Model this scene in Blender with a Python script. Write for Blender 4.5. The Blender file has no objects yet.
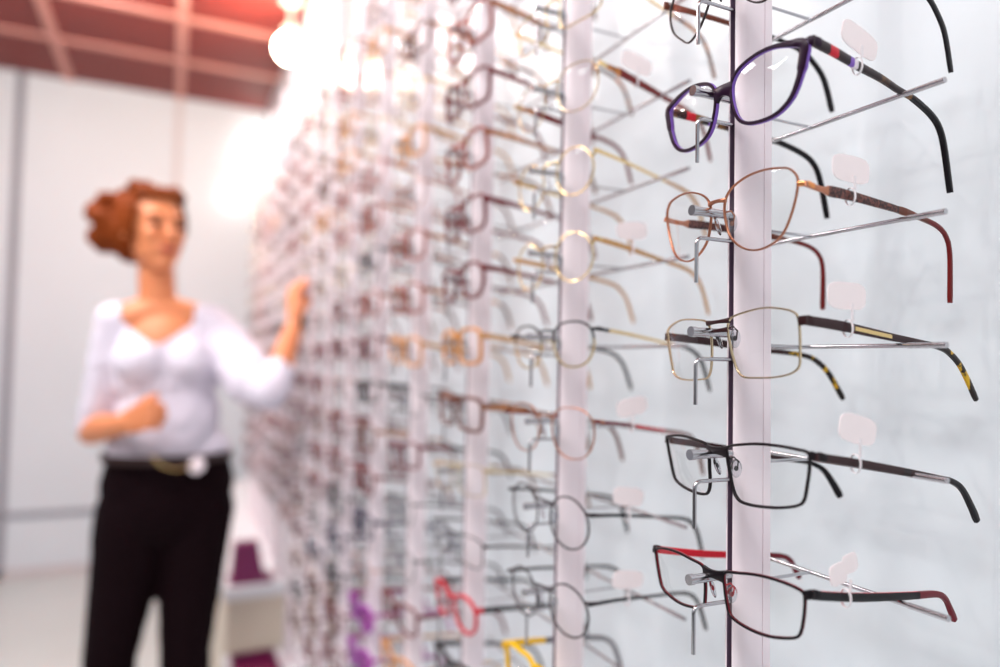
import bpy, bmesh, math, random
from mathutils import Vector, Matrix
C = bpy.context.scene.collection
S = bpy.context.scene
PI = math.pi
EYE = 1.22                     # camera height above the floor
rng = random.Random(7)

# ------------------------------------------------------------------ materials
def srgb(r, g, b):
    def f(c):
        c /= 255.0
        return c / 12.92 if c <= .04045 else ((c + .055) / 1.055) ** 2.4
    return (f(r), f(g), f(b), 1)

MATS = {}
def mat(name, col, rough=.5, metal=0.0, coat=0.0, noise=0.0, nscale=40.0, emit=None, estr=0.0, sub=0.0, bump=0.0, spec=.5):
    if name in MATS: return MATS[name]
    m = bpy.data.materials.new(name); m.use_nodes = True
    nt = m.node_tree; b = nt.nodes['Principled BSDF']
    b.inputs['Base Color'].default_value = col
    b.inputs['Roughness'].default_value = rough
    b.inputs['Metallic'].default_value = metal
    b.inputs['Coat Weight'].default_value = coat
    b.inputs['Specular IOR Level'].default_value = spec
    b.inputs['Coat Roughness'].default_value = .08
    if sub:
        b.inputs['Subsurface Weight'].default_value = sub
        b.inputs['Subsurface Radius'].default_value = (.02, .008, .004)
    if emit:
        b.inputs['Emission Color'].default_value = emit
        b.inputs['Emission Strength'].default_value = estr
    tc = nt.nodes.new('ShaderNodeTexCoord')
    nz = nt.nodes.new('ShaderNodeTexNoise'); nz.inputs['Scale'].default_value = nscale; nz.inputs['Detail'].default_value = 3
    nt.links.new(tc.outputs['Object'], nz.inputs['Vector'])
    mix = nt.nodes.new('ShaderNodeMixRGB'); mix.blend_type = 'MULTIPLY'; mix.inputs['Fac'].default_value = max(noise, .04)
    mix.inputs['Color1'].default_value = col
    nt.links.new(nz.outputs['Fac'], mix.inputs['Color2'])
    nt.links.new(mix.outputs['Color'], b.inputs['Base Color'])
    if bump:
        bp = nt.nodes.new('ShaderNodeBump'); bp.inputs['Strength'].default_value = bump; bp.inputs['Distance'].default_value = .002
        nt.links.new(nz.outputs['Fac'], bp.inputs['Height']); nt.links.new(bp.outputs['Normal'], b.inputs['Normal'])
    MATS[name] = m
    return m

def tortoise(name, dark, light, scale=90, lo=.5, hi=.62):
    if name in MATS: return MATS[name]
    m = bpy.data.materials.new(name); m.use_nodes = True
    nt = m.node_tree; b = nt.nodes['Principled BSDF']
    tc = nt.nodes.new('ShaderNodeTexCoord')
    nz = nt.nodes.new('ShaderNodeTexNoise'); nz.inputs['Scale'].default_value = scale; nz.inputs['Detail'].default_value = 2; nz.inputs['Distortion'].default_value = .6
    cr = nt.nodes.new('ShaderNodeValToRGB')
    cr.color_ramp.elements[0].position = lo; cr.color_ramp.elements[0].color = dark
    cr.color_ramp.elements[1].position = hi; cr.color_ramp.elements[1].color = light
    nt.links.new(tc.outputs['Object'], nz.inputs['Vector']); nt.links.new(nz.outputs['Fac'], cr.inputs['Fac'])
    nt.links.new(cr.outputs['Color'], b.inputs['Base Color'])
    b.inputs['Roughness'].default_value = .3; b.inputs['Specular IOR Level'].default_value = .25
    MATS[name] = m
    return m

def glass(name, tint, refl=.9):
    if name in MATS: return MATS[name]
    m = bpy.data.materials.new(name); m.use_nodes = True
    nt = m.node_tree; nt.nodes.clear()
    out = nt.nodes.new('ShaderNodeOutputMaterial')
    tr = nt.nodes.new('ShaderNodeBsdfTransparent'); tr.inputs['Color'].default_value = tint
    gl = nt.nodes.new('ShaderNodeBsdfGlossy'); gl.inputs['Roughness'].default_value = .01
    gl.inputs['Color'].default_value = (1, 1, 1, 1)
    fr = nt.nodes.new('ShaderNodeFresnel'); fr.inputs['IOR'].default_value = 1.45
    mu = nt.nodes.new('ShaderNodeMath'); mu.operation = 'MULTIPLY'; mu.inputs[1].default_value = refl
    mx = nt.nodes.new('ShaderNodeMixShader')
    nt.links.new(fr.outputs[0], mu.inputs[0]); nt.links.new(mu.outputs[0], mx.inputs['Fac'])
    nt.links.new(tr.outputs[0], mx.inputs[1]); nt.links.new(gl.outputs[0], mx.inputs[2])
    nt.links.new(mx.outputs[0], out.inputs['Surface'])
    MATS[name] = m
    return m

LENS = glass('clear lens', (.985, .988, .985, 1), .55)
LENS_F = glass('clear coated lens', (.975, .98, .975, 1), .9)
LENS_P = glass('purple tinted lens', srgb(190, 96, 186))
PAD = glass('clear silicone', (.86, .88, .9, 1), 1.6)
def metal(name, col, rough=.25): return mat(name, col, rough, 1.0)
def plastic(name, col, rough=.32): return mat(name, col, rough, 0, 0, spec=.22)
M = dict(
    chrome=metal('chrome wire', (.50, .49, .51, 1), .16),
    steel=mat('mauve slot lining', srgb(112, 92, 112), .5, 0, spec=.2),
    gold=metal('gold metal', (.83, .60, .27, 1), .25),
    palegold=metal('pale gold metal', (.70, .55, .36, 1), .25),
    rose=metal('rose gold metal', (.48, .20, .12, 1), .3),
    copper=metal('copper hinge', (.80, .32, .12, 1), .28),
    silver=metal('silver metal', (.55, .54, .56, 1), .22),
    gun=metal('gunmetal', (.05, .04, .042, 1), .38),
    darkbrown=mat('dark brown lacquer', srgb(48, 20, 22), .32, .0, 0, spec=.25),
    black=plastic('black acetate', srgb(14, 8, 14)),
    black_metal=mat('matt black metal', srgb(20, 11, 16), .4, 0, spec=.25),
    purple=plastic('dark purple acetate', srgb(34, 4, 34)),
    lilac=plastic('lilac acetate', srgb(128, 88, 184)),
    red=plastic('red lacquer', srgb(205, 22, 44)),
    darkred=plastic('dark red acetate', srgb(110, 20, 34)),
    wine=plastic('wine acetate', srgb(112, 22, 22)),
    brown=plastic('brown acetate', srgb(105, 52, 34)),
    rosebrown=plastic('rose brown acetate', srgb(156, 72, 58)),
    tan=plastic('tan acetate', srgb(196, 150, 96)),
    honey=plastic('honey acetate', srgb(214, 140, 60)),
    grey=plastic('grey acetate', srgb(96, 92, 98)),
    darkgrey=mat('dark grey metal', srgb(62, 54, 58), .35, .2, spec=.3),
    palegrey=plastic('pale grey acetate', srgb(168, 160, 164)),
    yellow=plastic('yellow acetate', srgb(240, 190, 12)),
    violet=plastic('violet acetate', srgb(160, 54, 164)),
    magenta=plastic('magenta acetate', srgb(160, 36, 140)),
    white=plastic('white lacquer', srgb(240, 232, 240)),
    pinkbrown=plastic('dusty pink acetate', srgb(190, 130, 125)),
    navy=plastic('navy acetate', srgb(34, 28, 66)),
)
TORT = tortoise('dark tortoise', srgb(38, 20, 24), srgb(130, 90, 46), 70, .52, .66)
TORTY = tortoise('yellow tortoise', srgb(34, 22, 18), srgb(214, 168, 30), 110, .55, .60)
WOVEN = tortoise('brown textured lacquer', srgb(50, 26, 28), srgb(120, 70, 60), 600, .45, .6)
TORT2 = tortoise('amber tortoise', srgb(70, 34, 20), srgb(190, 120, 60), 60, .42, .62)

# ------------------------------------------------------------------ mesh helpers
class MB:
    def __init__(s): s.v = []; s.f = []; s.m = []; s.mats = []
    def mi(s, m):
        if m not in s.mats: s.mats.append(m)
        return s.mats.index(m)
    def quad(s, a, b, c, d, m): s.f.append((a, b, c, d)); s.m.append(s.mi(m))
    def sweep(s, pts, profs, refs, m, closed=False, m2=None, ringm=None, cap=True):
        """pts path, profs list of [(p,q)] per point (or one), refs b axis per point."""
        n = len(pts); k0 = len(s.v); single = isinstance(profs[0][0], (int, float))
        pr = lambda i: profs if single else profs[i]
        K = len(pr(0))
        for i in range(n):
            a = pts[(i - 1) % n] if (closed or i > 0) else pts[i]
            c = pts[(i + 1) % n] if (closed or i < n - 1) else pts[i]
            t = (c - a).normalized(); b = refs[i] if isinstance(refs, list) else refs
            nn = t.cross(b).normalized(); b2 = nn.cross(t).normalized()
            for p, q in pr(i): s.v.append(pts[i] + nn * p + b2 * q)
        rings = n if closed else n - 1
        for i in range(rings):
            j = (i + 1) % n
            for k in range(K):
                l = (k + 1) % K
                mm = m
                if ringm: mm = ringm[min(i, len(ringm) - 1)]
                if m2 is not None:
                    q = pr(i)[k][1] + pr(i)[l][1]
                    if q > -1e-7: mm = m2
                s.quad(k0 + i * K + k, k0 + i * K + l, k0 + j * K + l, k0 + j * K + k, mm)
        if not closed and cap:
            s.f.append(tuple(k0 + k for k in range(K))[::-1]); s.m.append(s.mi(ringm[0] if ringm else m))
            s.f.append(tuple(k0 + (n - 1) * K + k for k in range(K))); s.m.append(s.mi(ringm[-1] if ringm else m))
    def tube(s, pts, r, m, k=8):
        pts = [Vector(p) for p in pts]
        prof = [(r * math.cos(2 * PI * i / k), r * math.sin(2 * PI * i / k)) for i in range(k)]
        d = (pts[-1] - pts[0]).normalized()
        refs = []
        ref = Vector((.137, .31, .94)) if abs(d.z) < .8 else Vector((.9, .31, .1))
        s.sweep(pts, prof, ref, m)
    def box(s, lo, hi, m):
        k = len(s.v)
        for z in (lo[2], hi[2]):
            for x, y in ((lo[0], lo[1]), (hi[0], lo[1]), (hi[0], hi[1]), (lo[0], hi[1])): s.v.append(Vector((x, y, z)))
        for f in ((0, 3, 2, 1), (4, 5, 6, 7), (0, 1, 5, 4), (1, 2, 6, 5), (2, 3, 7, 6), (3, 0, 4, 7)):
            s.f.append(tuple(k + i for i in f)); s.m.append(s.mi(m))
    def ellipsoid(s, c, r, m, nu=10, nv=6, rot=None):
        k = len(s.v); c = Vector(c)
        for j in range(nv + 1):
            th = PI * j / nv
            for i in range(nu):
                ph = 2 * PI * i / nu
                p = Vector((r[0] * math.sin(th) * math.cos(ph), r[1] * math.sin(th) * math.sin(ph), r[2] * math.cos(th)))
                if rot: p = rot @ p
                s.v.append(c + p)
        for j in range(nv):
            for i in range(nu):
                a = k + j * nu + i; b = k + j * nu + (i + 1) % nu
                s.quad(a, a + nu, b + nu, b, m)
    def prism(s, poly, z0, z1, m):
        k = len(s.v); n = len(poly)
        for z in (z0, z1):
            for x, y in poly: s.v.append(Vector((x, y, z)))
        for i in range(n): s.quad(k + i, k + (i + 1) % n, k + n + (i + 1) % n, k + n + i, m)
        s.f.append(tuple(k + i for i in range(n))[::-1]); s.m.append(s.mi(m))
        s.f.append(tuple(k + n + i for i in range(n))); s.m.append(s.mi(m))
    def lathe(s, c, prof, m, n=24):
        k = len(s.v)
        for r, z in prof:
            for i in range(n): s.v.append(Vector((c[0] + r * math.cos(2 * PI * i / n), c[1] + r * math.sin(2 * PI * i / n), c[2] + z)))
        for j in range(len(prof) - 1):
            for i in range(n):
                a = k + j * n + i; b = k + j * n + (i + 1) % n
                s.quad(a, b, b + n, a + n, m)
        s.f.append(tuple(k + i for i in range(n))[::-1]); s.m.append(s.mi(m))
        s.f.append(tuple(k + (len(prof) - 1) * n + i for i in range(n))); s.m.append(s.mi(m))
    def build(s, name, parent=None, smooth=True):
        me = bpy.data.meshes.new(name); me.from_pydata(s.v, [], s.f)
        for m in s.mats: me.materials.append(m)
        me.polygons.foreach_set('material_index', s.m)
        bm = bmesh.new(); bm.from_mesh(me); bmesh.ops.recalc_face_normals(bm, faces=bm.faces)
        bm.to_mesh(me); bm.free()
        if smooth:
            me.polygons.foreach_set('use_smooth', [True] * len(me.polygons))
            me.set_sharp_from_angle(angle=math.radians(42))
        o = bpy.data.objects.new(name, me); C.objects.link(o)
        if parent: o.parent = parent
        return o

def tag(o, label, cat, group=None):
    o['label'] = label; o['category'] = cat
    if group: o['group'] = group
    return o
def thing(name, label, cat, loc=(0, 0, 0), group=None):
    o = bpy.data.objects.new(name, None); C.objects.link(o); o.location = loc; o.empty_display_size = .02
    return tag(o, label, cat, group)
def struct(o): o['kind'] = 'structure'; return o
def copy_tree(o, parent=None):
    c = o.copy(); C.objects.link(c); c.parent = parent
    for ch in list(o.children): copy_tree(ch, c)
    return c

def catmull(P, n, closed=True):
    P = [Vector(p) for p in P]; m = len(P); out = []
    dense = []
    segs = m if closed else m - 1
    for i in range(segs):
        g = lambda j: P[j % m] if closed else P[max(0, min(m - 1, j))]
        p0, p1, p2, p3 = g(i - 1), g(i), g(i + 1), g(i + 2)
        for s in range(12):
            t = s / 12
            dense.append(.5 * ((2 * p1) + (p2 - p0) * t + (2 * p0 - 5 * p1 + 4 * p2 - p3) * t * t + (3 * p1 - p0 - 3 * p2 + p3) * t ** 3))
    if not closed: dense.append(P[-1].copy())
    D = dense + ([dense[0]] if closed else [])
    L = [0]
    for a, b in zip(D, D[1:]): L.append(L[-1] + (b - a).length)
    tot = L[-1]; k = 0
    cnt = n if closed else n - 1
    for i in range(n):
        s = tot * i / cnt
        while k < len(L) - 2 and L[k + 1] < s: k += 1
        u = (s - L[k]) / max(1e-9, L[k + 1] - L[k])
        out.append(D[k].lerp(D[k + 1], min(1, max(0, u))))
    return out

# ------------------------------------------------------------------ eyeglasses
def rrect(a, b, e=.5, k=8):
    """profile: superellipse with half sizes a (in plane), b (depth)"""
    out = []
    for i in range(k):
        t = 2 * PI * (i + .5) / k
        c, s = math.cos(t), math.sin(t)
        out.append((a * math.copysign(abs(c) ** e, c), b * math.copysign(abs(s) ** e, s)))
    return out

T_STD = [(-.003, 0), (.03, -.005), (.075, -.014), (.114, -.022), (.130, -.029), (.139, -.042), (.146, -.066)]
def outline(kind, a=.025, b=.019, gap=.009):
    cx = gap + a; P = []
    for i in range(20):
        t = 2 * PI * i / 20; c, s = math.cos(t), math.sin(t)
        e = {'rect': .45, 'round': 1., 'panto': .85, 'aviator': .8, 'cat': .55, 'square': .5, 'hex': .75}[kind]
        x = a * math.copysign(abs(c) ** e, c); z = b * math.copysign(abs(s) ** e, s)
        if kind == 'cat': z += .006 * (x / a) * (.5 + .5 * z / b); x += .002 * z / b
        if kind in ('panto', 'aviator'): x *= 1 + .10 * z / b
        if kind == 'aviator': z -= .004 * (1 - x / a) * (.5 - .5 * z / b) * 0; x += .002 * (z / b)
        if kind == 'rect': x += .0015 * z / b
        P.append((cx + x, z - .012))
    return P

def make_glasses(name, sp):
    root = bpy.data.objects.new('eyeglasses', None); C.objects.link(root); root.empty_display_size = .02
    kap = sp.get('kap', 1.6); hi = sp.get('hi', False); N = 80 if hi else 36
    K = 8 if hi else 6
    ol = [Vector((x, 0, z)) for x, z in sp['outline']]
    on = lambda p, dy=0: Vector((p.x, kap * p.x ** 2 + dy, p.z))
    R = catmull(ol, N)
    cx = sum(p.x for p in R) / N; cz = sum(p.z for p in R) / N
    a = sp.get('rw', .0008); d = sp.get('rd', .0011)
    mf = sp['mf']; mb_ = sp.get('mb', mf); mbr = sp.get('mbr', mf)
    xin = min(p.x for p in R); xout = max(p.x for p in R); ztop = max(p.z for p in R)
    fr = MB()
    for sg in (1, -1):
        pts = [Vector((sg * p.x, kap * p.x ** 2, p.z)) for p in R]
        refs = [Vector((-2 * kap * p.x, 1, 0)).normalized() for p in pts]
        profs = []
        for p in R:
            up = (p.z - cz) / max(1e-6, ztop - cz); g = 1.0
            if 'browline' in sp and up > -.1: g = 1 + sp['browline'] * min(1, (up + .1) / .4)
            if 'thickout' in sp: g *= 1 + sp['thickout'] * max(0, (p.x - cx) / (xout - cx)) ** 2 * (1 if up > 0 else .55)
            profs.append(rrect(a * g, d * (1 + .15 * (g - 1)), .6, K))
        rm = None
        if 'mlow' in sp: rm = [sp['mlow'] if (p.z - cz) / (ztop - cz) < .1 else mf for p in R]
        fr.sweep(pts, profs, refs, mf, closed=True, m2=None if rm else mb_, ringm=rm)
    # bridge: one or two bars
    bz = sp.get('bz', 0.0); br = sp.get('br', .0011); bd = sp.get('bd', .0014)
    def rimx(z):   # inner rim x at height z
        q = [p for p in R if p.x < cx]
        return min(q, key=lambda p: abs(p.z - z)).x
    for z0 in ([bz, bz - .0055] if sp.get('double') else [bz]):
        xb = rimx(z0) + a * .3; pts = []
        for i in range(9):
            t = -1 + 2 * i / 8
            pts.append(Vector((xb * t, kap * (xb * t) ** 2 - .0012 * (1 - t * t), z0 + sp.get('arch', .002) * (1 - t * t))))
        prof = [rrect(br * (1 + .5 * abs(-1 + 2 * i / 8) ** 2), bd, .6, K) for i in range(9)]
        fr.sweep(pts, prof, Vector((0, 1, 0)), mbr)
    # end pieces
    uH = sp.get('uH', xout + .004); T = sp.get('T', T_STD); s = sp.get('s', .06)
    vH = T[0][1]; yH = kap * uH ** 2
    er = sp.get('er', .0016); em = sp.get('em', mf)
    for sg in (1, -1):
        rp = min(R, key=lambda p: abs(p.z - min(vH, ztop - .002)) - p.x * 2)
        pts = [Vector((sg * rp.x, kap * rp.x ** 2, rp.z)), Vector((sg * (rp.x * .5 + uH * .5), yH - .0002, (rp.z + vH) / 2)), Vector((sg * (uH - .0008), yH + .0006, vH)), Vector((sg * uH, yH + .0025, vH)), Vector((sg * (uH - .0002), yH + .007, vH + (T[1][1] - vH) * .007 / max(.01, T[1][0])))]
        fr.sweep(pts, rrect(sp.get('tt', .0009) * 1.05, er, .6, K), Vector((0, 0, 1)), em)
    frame = fr.build('frame', root)
    # lenses
    for sg in (1, -1):
        lm = MB(); rings = 5; k0 = 0
        lm.v.append(Vector((sg * cx, kap * cx ** 2 - .0025, cz)))
        for j in range(1, rings + 1):
            f = j / rings
            for p in R:
                x = cx + (p.x - cx) * f; z = cz + (p.z - cz) * f
                lm.v.append(Vector((sg * x, kap * x * x - .0025 * (1 - f * f), z)))
        lm.mi(sp.get('lens', LENS_F if hi else LENS))
        for i in range(N):
            lm.f.append((0, 1 + i, 1 + (i + 1) % N)); lm.m.append(0)
            for j in range(rings - 1):
                b0 = 1 + j * N; b1 = b0 + N
                lm.f.append((b0 + i, b1 + i, b1 + (i + 1) % N, b0 + (i + 1) % N)); lm.m.append(0)
        lm.build('lens', root)
    # temples
    TP = catmull([(t[0], t[1], 0) for t in T], 48 if hi else 22, closed=False)
    Ls = [0]
    for p, q in zip(TP, TP[1:]): Ls.append(Ls[-1] + (q - p).length)
    segs = sp['tm']           # [(length_end, material)]
    hprof = sp.get('th', [(0, .0028), (.02, .0022), (.09, .0016), (.11, .0016), (.135, .0022), (.16, .0026), (.2, .0026)])
    tprof = sp.get('tt', .0009)
    def lookup(tab, x):
        for (x0, y0), (x1, y1) in zip(tab, tab[1:]):
            if x <= x1: return y0 + (y1 - y0) * max(0, (x - x0) / (x1 - x0))
        return tab[-1][1]
    def segm(x):
        for e, m in segs:
            if x <= e: return m
        return segs[-1][1]
    tip0 = sp.get('tip', .095)
    for sg in (1, -1):
        P3 = []; 
        for p in TP:
            w, v = p.x, p.y
            P3.append(Vector((sg * (uH - math.sin(s) * w), yH + math.cos(s) * w, v)))
        side = Vector((sg * math.cos(s), math.sin(s), 0))
        it = next((i for i, l in enumerate(Ls) if l >= tip0), len(Ls) - 3)
        def part(i0, i1, nm, par):
            pts = P3[i0:i1 + 1]
            prf = []
            for i in range(i0, i1 + 1):
                h = lookup(hprof, Ls[i]); tt = tprof * (1.25 if Ls[i] > tip0 else 1)
                if i == len(P3) - 1: h *= .75
                prf.append(rrect(h, tt, .55, K))
            mm = MB()
            # b axis = outward side, so profile p is vertical
            inner = sp.get('minner')
            if inner and nm == 'temple':
                mm.sweep(pts, prf, -side, inner, ringm=None, m2=inner)
                k = len(mm.f)
                # outer half gets the outer material
                mm2 = MB(); mm2.sweep(pts, prf, side, segm(0), m2=None)
                mm = MB(); rm = [segm(Ls[i]) for i in range(i0, i1)]
                mm.sweep(pts, prf, -side, segm(0), m2=inner)
            else:
                mm.sweep(pts, prf, side, segm(0), ringm=[segm((Ls[i] + Ls[i + 1]) / 2) for i in range(i0, i1)])
            return mm.build(nm, par)
        t = part(0, it, 'temple', root)
        part(it, len(P3) - 1, 'temple_tip', t)
        if 'inlay' in sp:
            i0, i1, im = sp['inlay']
            ids = [i for i, l in enumerate(Ls) if i0 <= l <= i1]
            mm = MB(); mm.sweep([P3[i] + side * tprof * 1.0 for i in ids], rrect(.0013, .0004, .8, 6), side, im)
            mm.build('inlay', t)
    # nose pads
    if sp.get('pads', True):
        for sg in (1, -1):
            xa = rimx(-.012); mm = MB()
            c = Vector((sg * (xa - .0005), kap * xa ** 2 + .0055, -.0125))
            rot = Matrix.Rotation(sg * math.radians(-28), 3, 'Z') @ Matrix.Rotation(sg * math.radians(14), 3, 'Y')
            mm.ellipsoid(c, (.0013, .0034, .0062), PAD, 12, 8, rot)
            o = mm.build('nose_pad', root)
            if hi:
                ma = MB()
                ma.tube([(sg * (xa + .0004), kap * xa ** 2, -.006), (sg * (xa + .0015), kap * xa ** 2 + .003, -.005), (sg * (xa + .002), kap * xa ** 2 + .0055, -.008), (sg * (xa + .0008), kap * xa ** 2 + .0055, -.012)], .0005, sp.get('mpad', mf), 6)
                ma.ellipsoid(c, (.0009, .0014, .0018), sp.get('mpad', mf), 8, 6, rot)
                ma.build('pad_arm', o)
    return root

def pose(o, O, psi=0, rho=0, pan=.08):
    """O: bridge point; psi yaw, rho roll, pan tilt of the pair as it hangs"""
    u = Vector((-math.sin(psi), math.cos(psi), 0)); w = Vector((math.cos(psi), math.sin(psi), 0)); v = Vector((0, 0, 1))
    cp, sn = math.cos(pan), math.sin(pan)
    v2 = cp * v - sn * w; w2 = cp * w + sn * v
    cr, sr = math.cos(rho), math.sin(rho)
    u3 = cr * u + sr * v2; v3 = cr * v2 - sr * u
    X = -u3
    Mx = Matrix(((X.x, w2.x, v3.x, O[0]), (X.y, w2.y, v3.y, O[1]), (X.z, w2.z, v3.z, O[2]), (0, 0, 0, 1)))
    o.matrix_world = Mx
    return Mx

# ------------------------------------------------------------------ display geometry
PX, PY0, PSP, ROW = .3417, .3455, .2207, .0766
NP = 14
PZ0 = [.175, .2541]                       # peg height above the eye of row 0
PEG_X = -.0476
ORD = ['first', 'second', 'third', 'fourth', 'fifth', 'sixth', 'seventh', 'eighth', 'ninth', 'tenth', 'eleventh', 'twelfth', 'thirteenth', 'fourteenth', 'fifteenth', 'sixteenth', 'seventeenth', 'eighteenth', 'nineteenth', 'twentieth', 'twenty-first', 'twenty-second']

# camera (fitted)
FPX, TH, PIT, ROL = 700.9157, .4395, .0417, -.0197
Fw = Vector((math.sin(TH) * math.cos(PIT), math.cos(TH) * math.cos(PIT), math.sin(PIT)))
Rt = Vector((math.cos(TH), -math.sin(TH), 0)); Up = Rt.cross(Fw)
cr_, sr_ = math.cos(ROL), math.sin(ROL)
CR = cr_ * Rt - sr_ * Up; CU = sr_ * Rt + cr_ * Up
def imgy(p):        # only used to decide which rows the photograph shows
    p = Vector(p) - Vector((0, 0, EYE)); return 333.5 - FPX * p.dot(CU) / p.dot(Fw)
cam = bpy.data.cameras.new('camera'); co = bpy.data.objects.new('camera', cam); C.objects.link(co)
co.matrix_world = Matrix(((CR.x, CU.x, -Fw.x, 0), (CR.y, CU.y, -Fw.y, 0), (CR.z, CU.z, -Fw.z, EYE), (0, 0, 0, 1)))
cam.sensor_width = 36; cam.lens = FPX * 36 / 1000; cam.clip_start = .01
cam.dof.use_dof = True; cam.dof.focus_distance = .445; cam.dof.aperture_fstop = 2.2
S.camera = co

# ------------------------------------------------------------------ room shell
WALLX, BACKY, CEIL = .50, 4.60, 2.78
def wallmat(name, col, rough, amt, scale):
    m = bpy.data.materials.new(name); m.use_nodes = True; nt = m.node_tree; b = nt.nodes['Principled BSDF']
    tc = nt.nodes.new('ShaderNodeTexCoord'); nz = nt.nodes.new('ShaderNodeTexNoise'); nz.inputs['Scale'].default_value = scale; nz.inputs['Detail'].default_value = 4
    cr = nt.nodes.new('ShaderNodeValToRGB'); cr.color_ramp.elements[0].position = .3; cr.color_ramp.elements[1].position = .6
    cr.color_ramp.elements[0].color = tuple(c * (1 - amt) for c in col[:3]) + (1,); cr.color_ramp.elements[1].color = col
    nt.links.new(tc.outputs['Object'], nz.inputs['Vector']); nt.links.new(nz.outputs['Fac'], cr.inputs['Fac']); nt.links.new(cr.outputs['Color'], b.inputs['Base Color'])
    b.inputs['Roughness'].default_value = rough
    return m
W_PANEL = wallmat('glossy white display panel', (.72, .785, .825, 1), .22, .07, 9)
W_BACK = wallmat('white painted wall', (.69, .735, .80, 1), .5, .03, 2)
W_FLOOR = wallmat('pale polished floor', (.60, .635, .635, 1), .25, .06, 3)
W_CEIL = wallmat('brick red ceiling', (.20, .020, .014, 1), .6, .08, 4)
GREYTRIM = mat('grey seam', srgb(140, 140, 152), .5)
PALETRIM = mat('pale seam', srgb(205, 198, 202), .5)
GRID = mat('pinkish ceiling grid', srgb(205, 140, 128), .5)
def slab(name, lo, hi, m):
    b = MB(); b.box(lo, hi, m); return struct(b.build(name, smooth=False))
slab('floor', (-4, -2, -.1), (WALLX, BACKY, 0), W_FLOOR)
slab('ceiling', (-4, -2, CEIL), (WALLX + .1, BACKY + .1, CEIL + .1), W_CEIL)
slab('wall_right', (WALLX, -2, 0), (WALLX + .1, BACKY + .1, CEIL), W_PANEL)
slab('wall_back', (-4, BACKY, 0), (WALLX, BACKY + .1, CEIL), W_BACK)
slab('trim_1', (-.815, BACKY - .012, .34), (-.775, BACKY, CEIL), GREYTRIM)
slab('trim_2', (-.815, BACKY - .012, .0), (-.775, BACKY, .325), GREYTRIM)
slab('trim_3', (-.02, BACKY - .008, .34), (.02, BACKY, CEIL), PALETRIM)
slab('trim_4', (-4, BACKY - .010, .325), (WALLX, BACKY, .352), GREYTRIM)
slab('baseboard_back', (-4, BACKY - .012, 0), (WALLX, BACKY, .05), PALETRIM)
n = 4
for x in (-2.82, -2.26, -1.70, -1.13, -.57, 0.0):
    n += 1; slab('trim_%d' % n, (x - .022, -2, CEIL - .012), (x + .022, BACKY, CEIL), GRID)
for y in (.50, 1.10, 1.70, 2.30, 2.90, 3.50, 4.02):
    n += 1; slab('trim_%d' % n, (-4, y - .022, CEIL - .010), (WALLX, y + .022, CEIL), GRID)

# ------------------------------------------------------------------ plinths, things on them
WHITE = mat('white cabinet top', srgb(240, 242, 246), .3)
CREAM = mat('cream cabinet front', srgb(226, 214, 196), .45)
def plinth(label, y0, y1, h):
    t = thing('display_plinth', label, 'plinth', ((.18 + .49) / 2, (y0 + y1) / 2, 0), 'plinths under the eyewear poles')
    b = MB(); b.box((-.155, -(y1 - y0) / 2 + .01, 0), (.155, (y1 - y0) / 2, h - .035), CREAM); b.build('body', t, False)
    b = MB(); b.box((-.165, -(y1 - y0) / 2, h - .035), (.155, (y1 - y0) / 2, h), WHITE); b.build('top', t, False)
    return t
plinth('low white plinth carrying the nearer display poles, below the magenta tray', .05, 2.235, .345)
plinth('taller white plinth with cream front under the farthest poles', 2.24, 4.2, .535)
PURP = mat('purple card', srgb(128, 38, 92), .45)
MAG = mat('deep magenta card', srgb(120, 14, 74), .4)
# purple display block with a sloped side
t = thing('display_block', 'purple tapered display block standing on the taller white plinth', 'display stand', (.245, 2.31, .535))
b = MB(); b.prism([(-.052, -.035), (.042, -.035), (.042, .035), (-.052, .035)], .012, .118, PURP)
for v in b.v:
    if v.z > .1: v.x = v.x * .72 - .008; v.y *= .7
b.build('block', t, False)
b = MB(); b.box((-.058, -.045, 0), (.064, .045, .012), PURP); b.build('base', t, False)
t = thing('display_tray', 'magenta display tray lying on the low plinth by the woman\'s leg', 'tray', (.240, 2.06, .345))
b = MB(); b.box((-.055, -.10, 0), (.065, .10, .006), MAG)
b.build('tray_floor', t, False)
b = MB()
b.box((-.055, -.10, .006), (-.049, .10, .03), PURP); b.box((.059, -.10, .006), (.065, .10, .03), PURP)
b.box((-.049, -.10, .006), (.059, -.094, .03), PURP); b.box((-.049, .094, .006), (.059, .10, .03), PURP)
b.build('tray_rim', t, False)

# ------------------------------------------------------------------ lamps
GLOW = mat('glowing warm glass', (1, .9, .75, 1), .4, emit=(1, .86, .68, 1), estr=30)
GLOW2 = mat('glowing white glass', (1, .95, .9, 1), .4, emit=(1, .93, .84, 1), estr=6)
LAMPM = mat('white lamp housing', srgb(235, 225, 220), .4)
t = thing('ceiling_spotlight', 'bright warm globe lamp hanging from the red ceiling above the display', 'lamp', (.425, 3.10, 2.565))
b = MB(); b.ellipsoid((0, 0, 0), (.062, .062, .062), GLOW, 24, 16); b.build('globe', t)
b = MB(); b.lathe((0, 0, .055), [(.03, 0), (.03, .03), (.008, .04), (.008, CEIL - 2.565 - .055 - .012), (.045, CEIL - 2.565 - .055 - .012), (.045, CEIL - 2.565 - .055)], LAMPM); b.build('stem', t)
for i, (x, z, lab) in enumerate(((.44, 2.62, 'uppermost of three small glowing wall lamps on the back wall'), (.395, 2.47, 'middle of three small glowing wall lamps on the back wall'), (.325, 2.215, 'lowest of three small glowing wall lamps on the back wall'))):
    t = thing('wall_lamp', lab, 'lamp', (x, BACKY, z), 'small wall lamps on the back wall')
    b = MB(); b.box((-.03, -.02, -.03), (.03, 0, .03), LAMPM); b.build('wall_plate', t)
    b = MB(); b.ellipsoid((0, -.055, 0), (.042, .042, .042), GLOW2, 20, 12); b.build('globe', t)

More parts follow.
